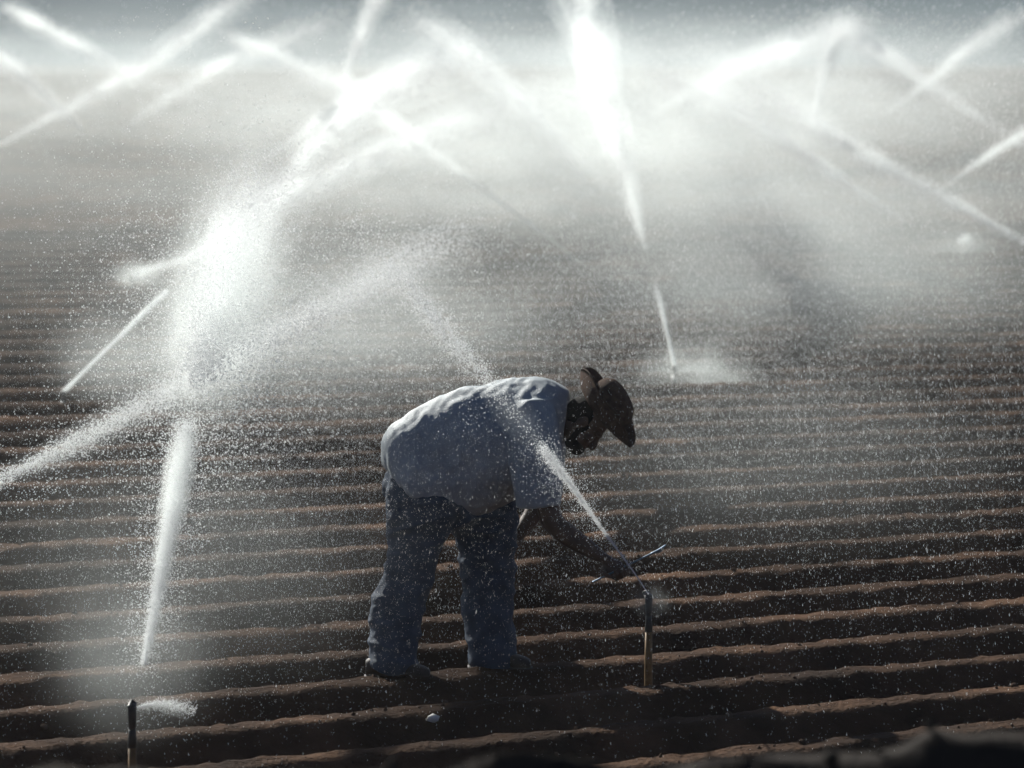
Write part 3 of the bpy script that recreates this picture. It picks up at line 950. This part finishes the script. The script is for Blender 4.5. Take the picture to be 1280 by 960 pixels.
jet('small white sparkle at the nozzle of the right sprinkler',
    [(1210, 299, 42.9, .04, 1.5), (1206, 299, 42.9, .05, 1.0), (1196, 302, 42.9, .05, .4)], 260, .008, None, 0.1, core=0, drops=1)
for lab, way in (
    ('thin far streak falling right, left of the top centre', [(280, 42, 60, .16, .6), (340, 68, 58.5, .13, 1.0), (430, 112, 57, .12, .8), (500, 150, 56, .14, .3)]),
    ('thin far streak rising right into the top centre mist', [(335, 196, 46, .05, .8), (390, 158, 46.8, .10, 1.0), (470, 105, 48.2, .16, 1.0), (560, 62, 50, .22, .5)]),
    ('thin far streak rising right towards the upper right peak', [(800, 150, 50, .06, .6), (900, 95, 51.5, .13, 1.0), (1000, 52, 53.4, .2, .9), (1090, 22, 55.5, .26, .4)]),
    ('thin far streak falling right, just under the top centre', [(590, 85, 53, .2, .5), (650, 128, 51.5, .14, 1.0), (712, 185, 50, .10, 1.0), (760, 235, 49, .10, .4)]),
    ('faint far streak at the right rising left to the peak', [(1230, 150, 52, .05, .7), (1160, 98, 53, .10, .9), (1090, 58, 54.5, .16, .9), (1010, 25, 56.5, .22, .4)]),
):
    jet(lab, way, 6500, .0105, None, 0.15)
jet('far soft jet in the upper centre left, rising right',
    [(150, 165, 60, .08, .3), (240, 100, 61, .14, .8), (340, 55, 62.5, .2, 1.0), (430, 20, 64.5, .28, .6)], 8000, .012, None, 0.2)

# falling drops: curtains of spray coming down around the jets
def curtain(name, label, blobs):
    vs, fs, k = [], [], 0
    for (px, py, Y, sx, sy, sz, n, size, lean) in blobs:
        n = int(n * 2.5)
        c = P(px, py, Y)
        pos = c + rng.normal(size=(n, 3)) * np.array((sx, sy, sz))
        clump = 0.5 + vnoise(pos[:, 0] * 2.2 + pos[:, 1] * .3, pos[:, 2] * 1.6, 51)
        keep = (pos[:, 2] > 0.01) & (rng.random(n) < 0.35 + clump) & (pos[:, 1] > 15.8)
        pos = pos[keep]; n = len(pos)
        s = (0.25 if Y < 24 else 0.36) * size * (0.35 + 0.5 * rng.random(n) + 0.5 * rng.random(n) ** 6)
        ln = s * rng.uniform(3.0, 9.5, n)
        a, l = rng.uniform(0, 6.28, n), lean + rng.normal(size=n) * 0.12
        ca, sa, cl, sl = np.cos(a), np.sin(a), np.cos(l), np.sin(l)
        rot = np.zeros((n, 3, 3))
        rot[:, 0, 0], rot[:, 0, 1], rot[:, 0, 2] = ca * cl, -sa * cl, sl
        rot[:, 1, 0], rot[:, 1, 1] = sa, ca
        rot[:, 2, 0], rot[:, 2, 1], rot[:, 2, 2] = -ca * sl, sa * sl, cl
        v, f = scatter(TET_V, TET_F, pos, np.stack([s, s, ln], -1), rot)
        vs.append(v); fs.append(f + k); k += len(v)
    return tag(link_mesh(name, np.concatenate(vs), np.concatenate(fs), M['water']), label, 'water drops', kind='stuff')
curtain('falling_spray', 'fine bright drops falling all over the near rows and the man', [
    (320, 460, 20.8, .70, 1.5, .65, 30000, .0030, .15),
    (380, 560, 20.8, .80, 1.5, .55, 16000, .0029, .10),
    (290, 300, 21.5, .40, .8, .42, 6500, .0034, .2),
    (220, 720, 18.6, .55, .8, .35, 6000, .0028, .1),
    (640, 640, 19.2, 1.3, 1.6, .55, 4500, .0023, .05),
    (840, 600, 20.6, .9, 2.0, .55, 6500, .0028, -.05),
    (1060, 640, 21.5, 1.2, 2.5, .50, 12000, .0027, -.1),
    (1060, 420, 27.0, 1.6, 4.0, .50, 22000, .0038, -.1),
    (1100, 240, 32.0, 1.8, 4.0, .50, 16000, .0050, -.1),
    (1180, 110, 30.0, 1.2, 3.0, .40, 7000, .0052, .7),
    (880, 340, 31.0, .7, 2.5, .60, 7000, .0048, 0),
    (120, 560, 21.0, .8, 2.0, .50, 6000, .0028, .1),
    (520, 400, 26.0, 1.2, 3.0, .45, 12000, .0036, .05),
    (820, 500, 25.0, 1.4, 3.0, .45, 10000, .0034, 0),
])

# ------------------------------------------------------------------ mist hanging in the air
bm = bmesh.new()
bmesh.ops.create_icosphere(bm, subdivisions=3, radius=1.0)
mist_me = bpy.data.meshes.new('mist_shape')
bm.to_mesh(mist_me); bm.free()
def mist_mat(density, nscale, namt, g=0.55):
    m, nt, out = mat_new('mist_%g' % density)
    L = nt.links.new
    tc = nt.nodes.new('ShaderNodeTexCoord')
    ln = nt.nodes.new('ShaderNodeVectorMath'); ln.operation = 'LENGTH'
    L(tc.outputs['Object'], ln.inputs[0])
    mr = nt.nodes.new('ShaderNodeMapRange'); mr.interpolation_type = 'SMOOTHERSTEP'
    mr.inputs['From Min'].default_value = 1.0; mr.inputs['From Max'].default_value = 0.0
    L(ln.outputs['Value'], mr.inputs['Value'])
    nz = nt.nodes.new('ShaderNodeTexNoise'); nz.inputs['Scale'].default_value = nscale; nz.inputs['Detail'].default_value = 2
    L(tc.outputs['Object'], nz.inputs['Vector'])
    ma = nt.nodes.new('ShaderNodeMapRange')
    ma.inputs['From Min'].default_value = 0.3; ma.inputs['From Max'].default_value = 0.7
    ma.inputs['To Min'].default_value = density * (1 - namt); ma.inputs['To Max'].default_value = density * (1 + namt)
    L(nz.outputs['Fac'], ma.inputs['Value'])
    mu = nt.nodes.new('ShaderNodeMath'); mu.operation = 'MULTIPLY'
    L(mr.outputs['Result'], mu.inputs[0]); L(ma.outputs['Result'], mu.inputs[1])
    pv_ = nt.nodes.new('ShaderNodeVolumePrincipled')
    pv_.inputs['Color'].default_value = (0.93, 0.98, 0.96, 1)
    pv_.inputs['Anisotropy'].default_value = g
    L(mu.outputs[0], pv_.inputs['Density'])
    L(pv_.outputs[0], out.inputs['Volume'])
    return m
def mist(label, px, py, Y, sx, sy, sz, density, nscale=2.5, namt=0.5, tilt_y=0.0):
    me = mist_me.copy()
    me.materials.append(mist_mat(density, nscale, namt))
    o = bpy.data.objects.new('spray_mist', me)
    C.objects.link(o)
    o.location = P(px, py, Y)
    o.scale = (sx, sy, sz)
    o.rotation_euler = (0, tilt_y, 0)
    tag(o, label, 'mist', kind='stuff')
    return o
mist('broad white mist over the middle of the far field', 620, 170, 47, 4.6, 10, 1.5, 0.066, 3.5, .7)
mist('pale mist over the right of the far field', 960, 150, 47, 4.2, 10, 1.5, 0.046, 3.5, .8)
mist('pale mist along the top left of the far field', 100, 112, 62, 6.0, 6, 1.2, 0.05, 3, .8)
mist('pale mist along the top right of the far field', 1150, 95, 61, 6.0, 6, 1.3, 0.04, 3, .8)
mist('dense white mist in the plume of the nearest jet', 275, 385, 21, .45, 1.4, .75, 0.62, 2, .4, 0.2)
mist('dense white mist in the plume of the tall jet', 758, 120, 37, .70, 2.2, 1.0, 0.16, 2, .4, -0.2)
mist('puff of mist at the foot of the tall jet', 868, 482, 31.8, .62, .6, .46, 1.1, 3, .7)
mist('little puff of mist round the head of the sprinkler beside the man', 812, 752, 19.45, .13, .14, .11, 0.9)
mist('puff of mist at the foot of the thin left jet', 150, 450, 30.3, .70, .8, .45, 0.34)
mist('thin mist round the nearest sprinkler head', 165, 820, 17.6, .50, .8, .45, 0.22)
mist('thin veil of mist over the near rows at lower left', 230, 690, 19.6, 1.5, 1.8, .8, 0.055)
mist('thin veil of mist over the rows right of the man', 960, 560, 24, 2.0, 2.6, .8, 0.035)
mist('thin drifting mist over the middle rows at right', 1010, 330, 36, 2.8, 6, 1.1, 0.07, 3.5, .4)
mist('thin drifting mist over the middle rows at left', 420, 400, 31, 2.4, 5, 1.0, 0.075, 3, .7)
mist('small white puff at the nozzle of the right sprinkler', 1195, 320, 43, .6, .6, .4, 0.40)
mist('tiny dense white puff right at the nozzle of the right sprinkler', 1208, 300, 42.9, .12, .13, .11, 4, 2, .2)

mist('low grey mist lying over the whole far half of the field', 640, 240, 48, 17, 26, 2.2, 0.020, 5.0, .9)
mist('small white puff at the nozzle of the sprinkler left of the plume', 172, 345, 39.2, .32, .4, .20, 1.6)
mist('long bank of mist along the far edge of the field', 640, 70, 73, 22, 9, 1.4, 0.026, 6.0, .9)
# even air over the whole place
def haze():
    x0, x1, y0, y1, z0, z1 = -710, 710, -310, 910, -1.4, 16.0
    v = [(x, y, z) for z in (z0, z1) for y in (y0, y1) for x in (x0, x1)]
    f = [(0, 2, 3, 1), (4, 5, 7, 6), (0, 1, 5, 4), (2, 6, 7, 3), (0, 4, 6, 2), (1, 3, 7, 5)]
    m, nt, out = mat_new('haze_air')
    p = nt.nodes.new('ShaderNodeVolumePrincipled')
    p.inputs['Color'].default_value = (0.95, 0.97, 1.0, 1)
    p.inputs['Density'].default_value = 0.0003
    p.inputs['Anisotropy'].default_value = 0.5
    nt.links.new(p.outputs[0], out.inputs['Volume'])
    tag(link_mesh('haze', v, f, m), 'thin pale haze over the whole field', 'haze', kind='stuff')
haze()
